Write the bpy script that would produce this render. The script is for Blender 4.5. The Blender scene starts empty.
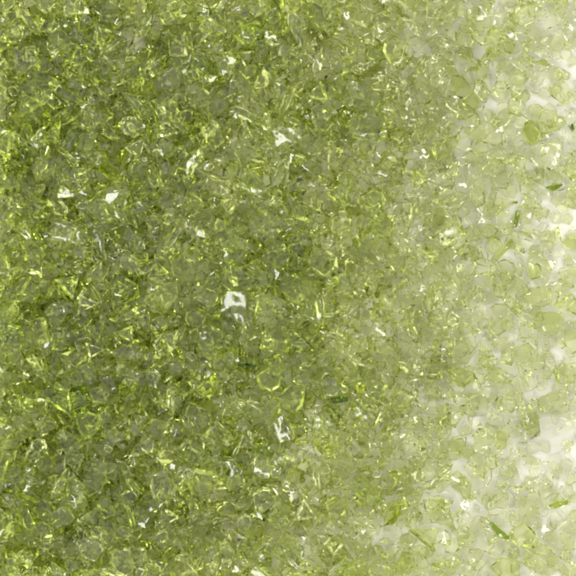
import bpy, bmesh, math, random
import numpy as np
from mathutils import Vector, Matrix, Euler, noise

U = 0.0005                     # metres for one pixel of the 576-pixel photograph: crushed glass of 3-16 mm
rng = np.random.default_rng(11)
random.seed(11)
sc = bpy.context.scene
C = sc.collection

# ------------------------------------------------------------------ materials
def glass_mat(name, col, per_object, rough=0.0, bump=0.07):
    m = bpy.data.materials.new(name); m.use_nodes = True
    nt = m.node_tree; N = nt.nodes; L = nt.links
    N.clear()
    out = N.new('ShaderNodeOutputMaterial')
    g = N.new('ShaderNodeBsdfGlass'); g.inputs['IOR'].default_value = 1.43
    g.inputs['Color'].default_value = (1, 1, 1, 1)
    g.inputs['Roughness'].default_value = rough
    tc = N.new('ShaderNodeTexCoord')
    n1 = N.new('ShaderNodeTexNoise'); n1.inputs['Scale'].default_value = 260 if not per_object else 2.2; n1.inputs['Detail'].default_value = 1.5
    n1.inputs['Distortion'].default_value = 0.6
    bp = N.new('ShaderNodeBump'); bp.inputs['Strength'].default_value = bump; bp.inputs['Distance'].default_value = 0.0004
    L.new(tc.outputs['Object'], n1.inputs['Vector'])
    L.new(n1.outputs['Fac'], bp.inputs['Height'])
    L.new(bp.outputs['Normal'], g.inputs['Normal'])
    L.new(g.outputs[0], out.inputs['Surface'])
    # the glass swallows red and blue on the way through: the tint acts on the inner side of each face, reflections off the outside stay white
    geo = N.new('ShaderNodeNewGeometry'); mx = N.new('ShaderNodeMix'); mx.data_type = 'RGBA'
    at = N.new('ShaderNodeAttribute'); at.attribute_name = 'thick'; at.attribute_type = 'OBJECT' if per_object else 'GEOMETRY'
    cb = N.new('ShaderNodeCombineXYZ')
    for i in range(3):
        p = N.new('ShaderNodeMath'); p.operation = 'POWER'; p.inputs[0].default_value = col[i]
        L.new(at.outputs['Fac'], p.inputs[1]); L.new(p.outputs[0], cb.inputs[i])
    mx.inputs[6].default_value = (1, 1, 1, 1)
    L.new(cb.outputs[0], mx.inputs[7])
    L.new(geo.outputs['Backfacing'], mx.inputs[0]); L.new(mx.outputs[2], g.inputs['Color'])
    return m

GCOL = (0.890, 0.921, 0.66)    # what one pass through 4 mm of this glass leaves
M_GLASS = glass_mat('olive_green_glass', GCOL, True, rough=0.09)
M_BED = glass_mat('olive_green_glass_bed', GCOL, False)

def surface_mat():
    m = bpy.data.materials.new('white_board'); m.use_nodes = True
    nt = m.node_tree; N = nt.nodes; L = nt.links
    b = N['Principled BSDF']
    b.inputs['Roughness'].default_value = 0.55
    n = N.new('ShaderNodeTexNoise'); n.inputs['Scale'].default_value = 9; n.inputs['Detail'].default_value = 5
    r = N.new('ShaderNodeValToRGB')
    r.color_ramp.elements[0].color = (0.73, 0.725, 0.64, 1); r.color_ramp.elements[1].color = (0.77, 0.765, 0.69, 1)
    r.color_ramp.elements[0].position = 0.3; r.color_ramp.elements[1].position = 0.7
    L.new(n.outputs['Fac'], r.inputs['Fac']); L.new(r.outputs['Color'], b.inputs['Base Color'])
    return m

# ------------------------------------------------------------------ shard meshes
def finish(bm, rnd, bev, amp, cuts):
    bmesh.ops.dissolve_limit(bm, angle_limit=math.radians(9), verts=bm.verts[:], edges=bm.edges[:])
    bmesh.ops.bevel(bm, geom=bm.edges[:], offset=bev, offset_type='OFFSET', segments=1, affect='EDGES', profile=0.5, clamp_overlap=True)
    bmesh.ops.triangulate(bm, faces=bm.faces[:])
    for _ in range(cuts):
        size = max((v.co.length for v in bm.verts)) if bm.verts else 1
        lng = [e for e in bm.edges if e.calc_length() > size * 0.30]
        if not lng: break
        bmesh.ops.subdivide_edges(bm, edges=lng, cuts=1, use_grid_fill=False)
        bmesh.ops.triangulate(bm, faces=bm.faces[:])
    bm.normal_update()
    off = Vector((rnd.uniform(-50, 50), rnd.uniform(-50, 50), rnd.uniform(-50, 50)))
    for v in bm.verts:
        k = noise.noise(v.co * 2.2 + off) * amp + noise.noise(v.co * 6 + off) * amp * 0.35
        v.co += v.normal * k
    bm.normal_update()
    lim = math.radians(24)
    for e in bm.edges:
        e.smooth = not (len(e.link_faces) == 2 and e.calc_face_angle(0) > lim)
    for f in bm.faces: f.smooth = True

def hull_mesh(name, pts, rnd, bev=0.05, amp=0.05, cuts=2, bend=0.0, mat=None):
    bm = bmesh.new()
    for p in pts: bm.verts.new(p)
    res = bmesh.ops.convex_hull(bm, input=bm.verts[:])
    junk = [g for g in res['geom_interior'] if isinstance(g, bmesh.types.BMVert)]
    if junk: bmesh.ops.delete(bm, geom=list(set(junk)), context='VERTS')
    finish(bm, rnd, bev, amp, cuts)
    if bend:
        for v in bm.verts: v.co.z += bend * (v.co.x ** 2) - bend * 0.3
    bm.normal_update()
    me = bpy.data.meshes.new(name); bm.to_mesh(me); bm.free()
    me.materials.append(mat or M_GLASS)
    return me

def kind_points(kind, rnd):
    P = []
    if kind == 'blocky':
        for _ in range(rnd.randint(7, 10)):
            d = Vector((rnd.gauss(0, 1), rnd.gauss(0, 1), rnd.gauss(0, 1))).normalized()
            P.append(Vector((d.x * rnd.uniform(.8, 1), d.y * .78 * rnd.uniform(.8, 1), d.z * .55)))
    elif kind == 'flat':
        n = rnd.randint(5, 7); th = rnd.uniform(.16, .26)
        for i in range(n):
            a = 2 * math.pi * (i + rnd.uniform(-.3, .3)) / n; r = rnd.uniform(.72, 1)
            P.append(Vector((math.cos(a) * r, math.sin(a) * r * .8, -th * rnd.uniform(.7, 1.1))))
            r *= rnd.uniform(.7, .98)
            P.append(Vector((math.cos(a) * r, math.sin(a) * r * .8, th * rnd.uniform(.5, 1.2))))
    elif kind == 'splinter':
        for i in range(11):
            x = rnd.uniform(-1, 1); w = (1 - abs(x) ** 2) * .30 + .05; a = rnd.uniform(0, 6.28)
            P.append(Vector((x, math.cos(a) * w, math.sin(a) * w * .8)))
        P.append(Vector((-1, .02, 0))); P.append(Vector((1, -.03, .02)))
    elif kind == 'wedge':
        w = rnd.uniform(.5, .8)
        for s in (-1, 1):
            P += [Vector((-.85, s * w * rnd.uniform(.7, 1), -.32)), Vector((-.8, s * w * rnd.uniform(.5, 1), .36)),
                  Vector((.95 * rnd.uniform(.7, 1), s * w * rnd.uniform(.3, .9), rnd.uniform(-.25, -.1))),
                  Vector((rnd.uniform(-.2, .4), s * w * rnd.uniform(.9, 1.1), rnd.uniform(-.2, .1)))]
    elif kind == 'triangular':
        th = rnd.uniform(.2, .34)
        for i in range(3):
            a = 2 * math.pi * i / 3 + rnd.uniform(-.3, .3)
            for z, q in ((-th, 1), (th * rnd.uniform(.3, 1), rnd.uniform(.65, .95))):
                P.append(Vector((math.cos(a) * q, math.sin(a) * q * .85, z)))
        P.append(Vector((rnd.uniform(-.2, .2), rnd.uniform(-.2, .2), th * 1.3)))
    elif kind == 'curved':
        n = 9
        for i in range(n):
            a = 2 * math.pi * (i + rnd.uniform(-.2, .2)) / n; r = rnd.uniform(.85, 1)
            for z in (-.13, .13):
                P.append(Vector((math.cos(a) * r, math.sin(a) * r * .55, z * rnd.uniform(.7, 1.2))))
    return P

KINDS = ['blocky', 'flat', 'splinter', 'wedge', 'triangular', 'curved']
def make_set(nvar, cuts, bev, amp, mat, tag):
    S = {}
    for k in KINDS:
        S[k] = []
        for i in range(nvar):
            rnd = random.Random(hash((len(k), ord(k[0]), i, cuts)) & 0xffff)
            S[k].append(hull_mesh('shard', kind_points(k, rnd), rnd, bev, amp, cuts, bend=0.28 if k == 'curved' else 0, mat=mat))
    return S
BIG = make_set(7, 3, 0.02, 0.04, M_GLASS, 'b')
LOW = make_set(12, 2, 0.022, 0.035, M_BED, 's')

def verts_of(me):
    a = np.empty(len(me.vertices) * 3, dtype=np.float32); me.vertices.foreach_get('co', a); return a.reshape(-1, 3).astype(np.float64)
def tris_of(me):
    a = np.empty(len(me.polygons) * 3, dtype=np.int32); me.loops.foreach_get('vertex_index', a); return a.reshape(-1, 3)
def sharp_of(me):
    a = np.zeros(len(me.edges), dtype=bool)
    at = me.attributes.get('sharp_edge')
    if at: at.data.foreach_get('value', a)
    e = np.empty(len(me.edges) * 2, dtype=np.int32); me.edges.foreach_get('vertices', e)
    return e.reshape(-1, 2), a

# ------------------------------------------------------------------ the pile as a height field (pixel units)
G = 2.0; LO = -44.0; NG = int((576 + 88) / G)
H = np.zeros((NG, NG))
def cells(x, y):
    return np.clip(((y - LO) / G).astype(int), 0, NG - 1), np.clip(((x - LO) / G).astype(int), 0, NG - 1)

def smooth(a, b, t):
    t = np.clip((t - a) / (b - a), 0, 1); return t * t * (3 - 2 * t)
def target_depth(x, y):
    edge = 404 - 45 * smooth(300, 560, y) + 10 * math.sin(y / 47.0) + 8 * math.sin(y / 23.0 + x / 40)
    d = x - edge + 22 * noise.noise(Vector((x / 38, y / 38, 9.1)))
    deep = 25 * (1 - smooth(-300, 90, d)) * (1 + .45 * noise.noise(Vector((x / 48, y / 48, 3.3))))
    thin = 9.5 * (1 - smooth(80, 290, d)) + 2.0
    bare = 0
    for bx, by, r in ((568, 222, 22), (556, 440, 30), (560, 350, 15), (386, 534, 12), (572, 70, 18), (520, 480, 12), (548, 100, 12), (470, 430, 8), (548, 300, 8)):
        bare = max(bare, math.exp(-((x - bx) ** 2 + (y - by) ** 2) / (r * r)))
    return deep + thin * (1 - bare) + .05

def settle(P, x, y, q=0.82):
    """P: rotated, scaled points; drop them at x, y; returns the resting height of the origin"""
    r, c = cells(P[:, 0] + x, P[:, 1] + y)
    gap = H[r, c] - P[:, 2]
    low = P[:, 2] < np.median(P[:, 2])
    z = np.quantile(gap[low], q)
    return max(z, 0.25 - P[:, 2].min())
def mark(P, x, y, z):
    r, c = cells(P[:, 0] + x, P[:, 1] + y)
    np.maximum.at(H, (r, c), P[:, 2] + z)

def rot(tilt, az=None):
    az = rng.uniform(0, 2 * math.pi) if az is None else az
    t = rng.uniform(0, 2 * math.pi)
    ax = Vector((math.cos(t), math.sin(t), 0))
    R = Matrix.Rotation(tilt, 3, ax) @ Matrix.Rotation(az, 3, 'Z')
    if rng.random() < .5: R = R @ Matrix.Rotation(math.pi, 3, 'X')
    return R

# bulk bed: one mesh, thousands of grains nobody could count
bed_v, bed_f, bed_se, bed_t = [], [], [], []
TH = {'blocky': .30, 'flat': .30, 'splinter': .22, 'wedge': .27, 'triangular': .27, 'curved': .27}
def thick_of(kind, size): return TH[kind] * size / 8 * rng.uniform(.55, 1.6)
nv = 0
CACHE = {k: [(verts_of(m), tris_of(m), *sharp_of(m)) for m in LOW[k]] for k in KINDS}
def add_grain(x, y, size, tilt, kind, q=0.8):
    global nv
    V, F, E, S = CACHE[kind][rng.integers(len(CACHE[kind]))]
    R = np.array(rot(tilt)) * (size / 2)
    P = V @ R.T
    z = settle(P, x, y, q)
    mark(P, x, y, z)
    bed_v.append(P + (x, y, z)); bed_f.append(F + nv); bed_se.append(E[S] + nv)
    bed_t.append(np.full(len(V), thick_of(kind, size) * (1.10 - .44 * float(smooth(340, 500, x)))))
    nv += len(V)
    return z

PK = [.15, .20, .20, .20, .16, .09]
HAND = []                                   # x, y, radius of the shards placed one by one
def fill(n, smin, smax, frac, q, keep_clear=False, tmin=0.0):
    X = rng.uniform(-30, 606, (n, 4)); Y = rng.uniform(-30, 606, (n, 4))
    for xs, ys in zip(X, Y):
        r, c = cells(xs, ys)
        t = np.array([target_depth(a, b) for a, b in zip(xs, ys)])
        i = int(np.argmin(H[r, c] / t)); x, y = xs[i], ys[i]
        s = min(smin + (smax - smin) * rng.random() ** 2, max(12, 1.5 * t[i]))
        r, c = cells(np.array([x - 4, x + 4, x, x]), np.array([y, y, y - 4, y + 4]))
        if H[r, c].mean() > t[i] * frac or t[i] < tmin: continue
        if keep_clear and rng.random() < .9 and any((x - a) ** 2 + (y - b) ** 2 < (w * .8) ** 2 for a, b, w in HAND): continue
        flatter = x > 430
        pk = [.10, .44, .10, .14, .12, .10] if flatter else PK
        add_grain(x, y, s * (1.4 if flatter else 1), abs(rng.normal(0, math.radians(10 if flatter else 30))), KINDS[rng.choice(6, p=pk)], q)
fill(1300, 24, 42, 0.55, 0.8, tmin=16)
fill(2300, 16, 34, 0.8, 0.82)
for _round in range(3):                       # no hole of the deep pile is left open
    for r_ in rng.permutation(NG * NG):
        iy, ix = divmod(int(r_), NG); x = LO + ix * G; y = LO + iy * G
        if x < -20 or y < -20 or y > 596 or x > 450: continue
        t = target_depth(x, y)
        if t > 12 and H[iy, ix] < .36 * t:
            add_grain(x, y, rng.uniform(11, 12 + .6 * t), abs(rng.normal(0, .5)), KINDS[rng.choice(6, p=PK)], .8)

# ------------------------------------------------------------------ the individual shards
def place(me, x, y, size, tilt, az=None, name='glass_shard', label='', cat='glass shard', group=None, q=0.85, R=None, thick=1.0):
    R = rot(tilt, az) if R is None else R
    M = np.array(R) * (size / 2)
    P = (verts_of(me) * (1, 1, -1)) @ M.T
    z = settle(P, x, y, q)
    mark(P, x, y, z)
    o = bpy.data.objects.new(name, me); C.objects.link(o)
    # world: x right, y up = -pixel y ; mirror is avoided by rotating about X through the pixel frame
    F = Matrix(((1, 0, 0), (0, -1, 0), (0, 0, 1)))
    W = F @ R                       # determinant -1: undo it on the mesh's own z axis
    W = W @ Matrix(((1, 0, 0), (0, 1, 0), (0, 0, -1)))
    s = size / 2 * U
    o.matrix_world = Matrix.Translation(((x - 288) * U, (288 - y) * U, z * U)) @ (W.to_4x4()) @ Matrix.Diagonal((s, s, s, 1))
    o['thick'] = float(thick); o['label'] = label; o['category'] = cat
    if group: o['group'] = group
    return o

def outline_mesh(name, pts, th, rnd, top=0.88, ridge=0.0, bend=0.0):
    """a shard from its outline: a broad face, a smaller broken face over it, chipped edges"""
    cx = sum(p[0] for p in pts) / len(pts); cy = sum(p[1] for p in pts) / len(pts)
    R_ = max(math.hypot(p[0] - cx, p[1] - cy) for p in pts)
    bm = bmesh.new(); lo, hi = [], []
    for p in pts:
        x, y = (p[0] - cx) / R_, (p[1] - cy) / R_
        k = top * rnd.uniform(.9, 1.06)
        lo.append(bm.verts.new((x, y, th / R_ * rnd.uniform(.35, .5))))
        hi.append(bm.verts.new((x * k, y * k, -th / R_ * rnd.uniform(.3, .6))))
    n = len(pts)
    bm.faces.new(lo); 
    if ridge:
        c = bm.verts.new((rnd.uniform(-.15, .15), rnd.uniform(-.15, .15), -th / R_ * (.55 + ridge)))
        for i in range(n): bm.faces.new((hi[i], hi[(i + 1) % n], c))
    else:
        bm.faces.new(hi)
    for i in range(n): bm.faces.new((lo[i], lo[(i + 1) % n], hi[(i + 1) % n], hi[i]))
    bmesh.ops.recalc_face_normals(bm, faces=bm.faces[:])
    finish(bm, rnd, 0.03, 0.03, 3)
    for v in bm.verts: v.co.z -= bend * v.co.x * v.co.x
    bmesh.ops.recalc_face_normals(bm, faces=bm.faces[:])
    me = bpy.data.meshes.new(name); bm.to_mesh(me); bm.free(); me.materials.append(M_GLASS)
    return me, cx, cy, R_

# shards that can be told apart in the photograph: outline in its pixels, thickness (px), tint strength set by tone, ridge, tilt (deg), label
NAMED = [
 ([(521.6,406.7),(530,402),(538,415),(539.6,436),(531,438.6),(520,423)], 9, 2.2, .4, 6, 'olive wedge with a dark green tip pointing down, beside the large bare white patch'),
 ([(538,398),(549,391.5),(563,391.5),(571.5,402.5),(560,408),(541,412),(535.5,406.7)], 5, 1.0, .2, 3, 'long flat leaf-shaped green shard just above the large bare white patch'),
 ([(463,465),(474,452.5),(489.6,455),(488.8,470.5),(475.7,479),(467,475)], 4, .8, 0, 3, 'pale squarish flat shard with a blunt point, low in the thin edge of the pile'),
 ([(549,532),(571.5,509),(592,505),(590,548),(550,548)], 5, .8, 0, 3, 'broad pale flat shard cut off by the photo edge at the bottom right corner'),
 ([(539.6,479),(546.5,478),(553.5,484),(550.7,491),(542,493),(538,486)], 3, .45, 0, 2, 'small nearly clear oval chip lying alone on the white surface, low right'),
 ([(519,495.5),(535,501),(537,512),(527,526),(516,520.5)], 6, 1.0, .5, 5, 'pale kite-shaped faceted chip on white near the bottom right'),
 ([(488,522),(491,520),(500,528),(509,536),(507.7,539),(496.5,536)], 5, 5.0, .3, 4, 'narrow dark green sliver slanting down to the right, near the bottom'),
 ([(546.5,505),(556,500),(567,499),(567,503),(552,508)], 5, 3.4, .2, 4, 'thin dark green splinter lying level, above the broad pale corner shard'),
 ([(457.7,476),(463,475),(470,481.7),(470,498),(461.8,497)], 5, 1.7, .3, 5, 'small upright green chip just under the pale squarish flat shard'),
 ([(493.8,431.7),(502,429),(506,438.6),(505,448),(495,448)], 6, 2.2, .4, 6, 'small olive tooth-shaped chip near the olive wedge with the dark tip'),
 ([(492,273),(508,271),(523,281),(523,295),(510,300.5),(491,284)], 4, .95, 0, 2, 'large smooth pale green flat shard at mid height near the thin edge'),
 ([(530,325.5),(535.5,311.7),(560.5,311.7),(563,323),(555,335),(535.5,331)], 7, 1.7, .2, 4, 'large plump olive shard below the smooth pale green flat one'),
 ([(510.5,347.8),(527,342),(538,353),(535.5,363),(518.8,367),(509,361.7)], 5, .9, .1, 4, 'boxy pale green shard with a crisp dark outline, above the leaf-shaped one'),
 ([(557.7,364),(577,361.7),(578,384),(560.5,384),(552,381)], 5, 1.3, .2, 3, 'flat green shard against the right photo edge, above the leaf-shaped one'),
 ([(481,375.5),(496.5,366),(513,374),(502,386.7),(482.7,386.7)], 5, .9, .4, 7, 'faceted pale green shard with a bright ridge beside a dark speck'),
 ([(446.5,368.6),(458,366),(471.5,370),(475.7,379.7),(457.7,386.7),(446.5,378)], 9, 3.0, .4, 8, 'thick dark olive shard at the lower thin edge of the deep pile'),
 ([(449,350.5),(467,339),(475.7,350.5),(466,364),(452,364)], 7, 1.1, .3, 5, 'yellowish pale diamond-shaped shard just above a thick dark olive one'),
 ([(421.5,364),(441,362),(443.8,377),(430,384),(420,381)], 7, 1.3, .3, 6, 'five-sided green shard with a dark rim beside the thick dark olive one'),
 ([(543,187.5),(553,185),(563,184.7),(558,189),(552,192)], 6, 6.5, .3, 5, 'near-black pointed sliver lying level on the pale upper right part'),
 ([(512,228),(514.6,211),(520,209.7),(519,218),(516,228)], 5, 3.4, .3, 4, 'upright dark green rod-like sliver in the upper right quarter'),
 ([(495,212.5),(501,210),(507.7,211),(508,216.7),(499,218.5)], 4, 1.6, .1, 3, 'small flat green oval chip beside the upright dark rod-like sliver'),
 ([(489.6,259.7),(501,247),(511.8,239),(514.5,243),(506,252),(496.5,261)], 6, 3.0, .3, 5, 'long slanting dark green splinter with a white glint at its top end'),
 ([(491,179),(505,171),(510.5,176),(506,190),(493.8,189)], 3, .45, 0, 3, 'almost colourless five-sided flat chip in the upper right quarter'),
 ([(524,261),(531,252),(540,250),(552,269.5),(546.5,283),(530,278)], 6, 1.1, .5, 7, 'faceted rounded shard with a dark curved lower rim, beside the bare patch'),
 ([(517,230.5),(527,232),(534,240),(521.6,234)], 6, 2.8, .2, 4, 'small green wedge pointing right into the bare patch'),
 ([(560,242),(566,237),(578,236),(578,250),(566,248.6)], 6, 2.2, .4, 5, 'green chip with a dark top corner on the right photo edge at mid height'),
 ([(444,76),(449,73),(456,73),(462,81),(459,90),(452,98),(455,87),(453,79)], 4, 2.4, 0, 2, 'comma-shaped hooked green sliver near the top'),
 ([(466,73.5),(475,68),(480,60),(485.5,49.5),(492,53.6),(485,64),(477,73)], 5, 2.8, .2, 3, 'long bent dark green splinter near the top, slanting up to the right'),
 ([(502,45),(510,40),(519,41),(521,51),(513,56),(504,53)], 7, 1.3, .3, 5, 'rounded yellow-green chip at the top of the photo'),
 ([(534,62),(540,60),(546,60.5),(550,66),(541,67)], 5, 3.2, .3, 4, 'small dark green flattened chip near the top right corner'),
 ([(520,133),(523,123),(529,120),(535.5,124),(538.5,134),(536,143),(527,146)], 11, 3.0, .5, 12, 'sparkling many-faceted chip with black flecks in the upper right quarter'),
 ([(568.8,123.4),(571,124),(574,129.6),(572,132),(569.5,129)], 6, 8.0, .2, 4, 'tiny near-black splinter close to the right photo edge, upper part'),
 ([(495,73),(499,63),(501.5,64.5),(498.5,75)], 4, 2.2, .2, 3, 'small straight green sliver standing between the bent splinter and bare white'),
 ([(328.5,397),(337,394.5),(347,395),(347.6,400.5),(332,402.5)], 8, 7.0, .2, 4, 'dark olive rod-like chip lying level in the lower middle of the pile'),
 ([(241,361.5),(249,361.5),(258,364),(256,367),(243,365)], 7, 8.0, .2, 4, 'thin near-black splinter lying level in the centre of the deep pile'),
 ([(125,241),(131,226),(142.5,240),(134,245)], 8, .5, .3, 9, 'pale upright triangular chip in the deep olive pile'),
 ([(67.7,150),(70,139),(75,131),(80.5,138),(79,149),(73,156)], 9, .35, .4, 14, 'bright whitish oval chip in the upper left of the deep pile'),
 ([(373,345),(381,345),(394,350),(400,366),(388,366)], 7, 1.6, .1, 4, 'large smooth yellow-green shard where the deep pile starts to thin'),
 ([(382,524),(396,518),(402,530),(398,545),(384,544)], 3, .35, 0, 2, 'nearly clear flat shard over bare white at the bottom of the pile'),
 ([(346,90),(360,84),(372,92),(368,108),(352,110)], 6, 1.2, .3, 6, 'smooth yellow-green shard with a dark upper edge in the upper middle'),
 ([(376,112),(388,104),(396,112),(392,126),(380,127)], 8, 2.4, .4, 8, 'dark-edged green block beside the smooth yellow-green shard, upper middle'),
 ([(404,118),(411,110),(417,117),(414,130),(406,128)], 8, .5, .4, 14, 'bright white glinting chip at the upper thin edge of the pile'),
 ([(413,120),(428,112),(438,120),(436,134),(418,138)], 8, 2.2, .4, 6, 'olive shard just beside the bright white glinting chip'),
 ([(345,316),(349,312),(358,304),(361,307),(352,318),(346,322)], 6, .5, .4, 12, 'bright streak-shaped splinter at the middle of the pile, slanting'),
 ([(340,432),(346,430),(356,440),(362,450),(357,452)], 6, .6, .4, 12, 'glinting pale splinter slanting down to the right, lower middle'),
 ([(510,420),(530,448),(556,455),(572,440),(586,420),(560,414)], 3, .12, 0, 1, 'large colourless flat shard barely visible on the big bare white patch'),
 ([(548,455),(562,450),(572,462),(566,480),(552,474)], 3, .2, 0, 1, 'faint colourless flat chip low in the big bare white patch'),
]
for pts, th, thick, ridge, tl, lab in NAMED:
    HAND.append((sum(p[0] for p in pts) / len(pts), sum(p[1] for p in pts) / len(pts), max(6, math.hypot(pts[0][0] - pts[len(pts) // 2][0], pts[0][1] - pts[len(pts) // 2][1]) / 2)))

PROC = []
n_ind = 298 - len(NAMED)
tries = 0
def crowd(x, y, d): return any((x - a) ** 2 + (y - b) ** 2 < d * d for a, b in PROC) or any((x - a) ** 2 + (y - b) ** 2 < (w + 9) ** 2 for a, b, w in HAND)
while len(PROC) < n_ind and tries < 60000:
    tries += 1
    x = rng.uniform(2, 574); y = rng.uniform(2, 574)
    if target_depth(x, y) < 5: continue
    if crowd(x, y, 32 - tries / 2500): continue
    PROC.append((x, y))
COLS = ['at the left edge', 'an eighth of the way across', 'a quarter of the way across', 'three eighths across', 'halfway across', 'five eighths across', 'three quarters across', 'seven eighths across', 'at the right edge']
ROWS = ['at the very top', 'an eighth down', 'a quarter down', 'three eighths down', 'at mid height', 'five eighths down', 'three quarters down', 'seven eighths down', 'at the very bottom']
WORD = {'blocky': 'blocky', 'flat': 'flat', 'splinter': 'long splinter-like', 'wedge': 'wedge-shaped', 'triangular': 'three-cornered', 'curved': 'curved flake-like'}
used = {}
def describe(k, s, t, x, y):
    tone = 'pale' if t < .75 else 'light green' if t < 1.15 else 'olive'
    big = 'big' if s > 33 else 'medium'
    return f'{big} {tone} {WORD[k]} shard, {COLS[int(round(x / 72))]}, {ROWS[int(round(y / 72))]}'
for (x, y) in PROC:
    thin = x > 430
    pk = [.10, .42, .10, .14, .14, .10] if thin else PK
    k = KINDS[rng.choice(6, p=pk)]
    s = rng.uniform(26, 40) * (1.15 if k == 'splinter' else 1)
    t = thick_of(k, s) * (.5 if thin else .9)
    me_ = BIG[k][rng.integers(7)]
    lab = describe(k, s, t, x, y)
    o = place(me_, x, y, s, abs(rng.normal(0, math.radians(9 if thin else 22))), label=lab, thick=t)
    o['group'] = 'larger glass shards scattered through the pile'
    used.setdefault(lab, []).append((o, x, y))
for lab, L_ in used.items():            # neighbours that read alike: tell them apart by which is higher
    if len(L_) > 1:
        L_.sort(key=lambda q_: q_[2])
        for i, (o, x, y) in enumerate(L_):
            o['label'] = ['upper ', 'lower ', 'third '][min(i, 2)] + lab if len(L_) == 2 else ['upper ', 'middle ', 'lower '][min(i, 2)] + lab

for i, (pts, th, thick, ridge, tl, lab) in enumerate(NAMED):
    rnd = random.Random(900 + i)
    me_, cx, cy, R_ = outline_mesh('shard', pts, th, rnd, ridge=ridge)
    o = place(me_, cx, cy, 2 * R_, 0, label=lab, q=0.7, thick=thick * (1.5 if thick > 3.3 else .65), R=Matrix.Rotation(math.radians(tl), 3, Vector((rnd.uniform(-1, 1), rnd.uniform(-1, 1), 0)).normalized()))  # strongest tints raised further: dark refraction of steep facets put into the colour
fill(1500, 7, 16, 0.95, 0.8, keep_clear=True)

V = np.concatenate(bed_v); F = np.concatenate(bed_f); SE = np.concatenate(bed_se)
V = np.stack([(V[:, 0] - 288) * U, (288 - V[:, 1]) * U, V[:, 2] * U], axis=1)
F = F[:, ::-1]
me = bpy.data.meshes.new('crushed_glass_bed')
me.vertices.add(len(V)); me.vertices.foreach_set('co', V.astype(np.float32).ravel())
me.loops.add(len(F) * 3); me.loops.foreach_set('vertex_index', F.astype(np.int32).ravel())
me.polygons.add(len(F)); me.polygons.foreach_set('loop_start', np.arange(0, len(F) * 3, 3, dtype=np.int32))
me.polygons.foreach_set('use_smooth', np.ones(len(F), dtype=bool))
me.update(calc_edges=True)
e = np.empty(len(me.edges) * 2, dtype=np.int32); me.edges.foreach_get('vertices', e); e = np.sort(e.reshape(-1, 2), axis=1).astype(np.int64)
k1 = e[:, 0] * (len(V) + 1) + e[:, 1]
s_ = np.sort(SE, axis=1).astype(np.int64); k2 = s_[:, 0] * (len(V) + 1) + s_[:, 1]
at = me.attributes.new('sharp_edge', 'BOOLEAN', 'EDGE'); at.data.foreach_set('value', np.isin(k1, k2))
ta = me.attributes.new('thick', 'FLOAT', 'POINT'); ta.data.foreach_set('value', np.concatenate(bed_t).astype(np.float32))
me.materials.append(M_BED)
bed = bpy.data.objects.new('crushed_glass_bed', me); C.objects.link(bed)
bed['kind'] = 'stuff'; bed['label'] = 'bed of fine crushed olive green glass grains'
print(str(('GRAINS', len(bed_v), 'verts', len(V), 'individuals', len(PROC), 'Hmean left', H[:, 40:100].mean(), 'right', H[:, 260:300].mean())))

# ------------------------------------------------------------------ surface
bm = bmesh.new(); bmesh.ops.create_grid(bm, x_segments=4, y_segments=4, size=1.2)
sm = bpy.data.meshes.new('white_surface'); bm.to_mesh(sm); bm.free(); sm.materials.append(surface_mat())
so = bpy.data.objects.new('white_surface', sm); C.objects.link(so); so['kind'] = 'structure'; so['label'] = 'smooth white tabletop under the glass'

# ------------------------------------------------------------------ camera
cam = bpy.data.cameras.new('camera'); co = bpy.data.objects.new('camera', cam); C.objects.link(co)
co.location = (0, 0, 1.1); cam.sensor_width = 36; cam.lens = 36 * 1.1 / (576 * U); cam.clip_start = 0.01; cam.clip_end = 20
sc.camera = co

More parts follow.
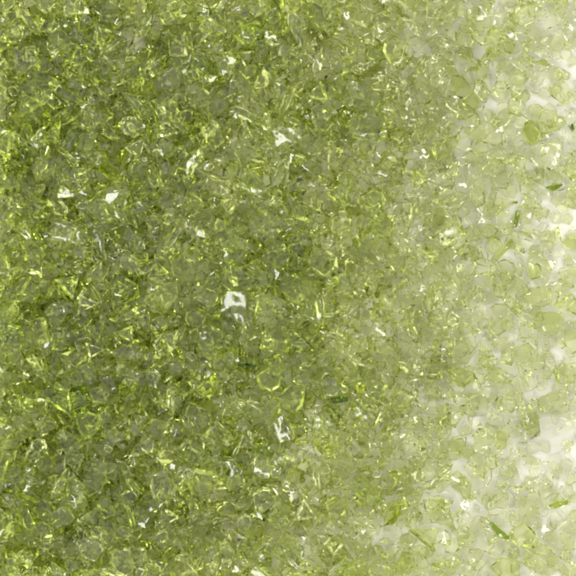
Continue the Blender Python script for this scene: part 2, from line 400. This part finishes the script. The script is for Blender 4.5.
# ------------------------------------------------------------------ light
w = bpy.data.worlds.new('World'); sc.world = w; w.use_nodes = True
bg = w.node_tree.nodes['Background']; bg.inputs[1].default_value = 1.0
wn = w.node_tree.nodes; wl = w.node_tree.links      # invented white dome, darkened near the horizon to give the glass dark edges
wt = wn.new('ShaderNodeTexCoord'); ws = wn.new('ShaderNodeSeparateXYZ'); wr = wn.new('ShaderNodeValToRGB')
wl.new(wt.outputs['Generated'], ws.inputs[0]); wl.new(ws.outputs['Z'], wr.inputs[0]); wl.new(wr.outputs[0], bg.inputs[0])
wr.color_ramp.elements[0].position = 0.18; wr.color_ramp.elements[0].color = (.10, .10, .09, 1)
wr.color_ramp.elements[1].position = 0.34; wr.color_ramp.elements[1].color = (.95, .93, .86, 1)
def softbox(name, loc, size, power, target=(0, 0, 0)):
    l = bpy.data.lights.new(name, 'AREA'); l.shape = 'RECTANGLE'; l.size = size[0]; l.size_y = size[1]; l.energy = power; l.color = (1, .985, .95)
    o = bpy.data.objects.new(name, l); C.objects.link(o); o.location = loc
    o.rotation_euler = (Vector(target) - Vector(loc)).to_track_quat('-Z', 'Y').to_euler()
    return o
softbox('softbox', (-0.7, 0.7, 1.1), (0.4, 0.12), 2.2)
softbox('added_glint_lamp', (0.5, 0.35, 0.9), (0.34, 0.1), 1.7)  # unseen lamp added to make sparkles on the facets
softbox('added_glint_strip', (-0.15, -0.6, 0.8), (0.3, 0.1), 1.5)  # second added lamp, opposite, for more white glints
softbox('added_glint_side', (-0.7, -0.2, 0.75), (0.3, 0.1), 1.5)  # extra lamp from the side, put in only for glints

c = sc.cycles
c.use_adaptive_sampling = True; c.adaptive_threshold = 0.045; c.adaptive_min_samples = 20; c.max_bounces = 18; c.transmission_bounces = 18; c.glossy_bounces = 8; c.diffuse_bounces = 5; c.volume_bounces = 0
c.caustics_reflective = True; c.caustics_refractive = True; c.blur_glossy = 0.3
c.filter_width = 2.8; c.sample_clamp_indirect = 5; c.use_denoising = True
try: c.denoiser = 'OPENIMAGEDENOISE'; c.denoising_input_passes = 'RGB_ALBEDO_NORMAL'
except Exception: pass
sc.view_settings.view_transform = 'Standard'; sc.view_settings.look = 'None'
sc.view_settings.exposure = 0.40; sc.view_settings.gamma = 1
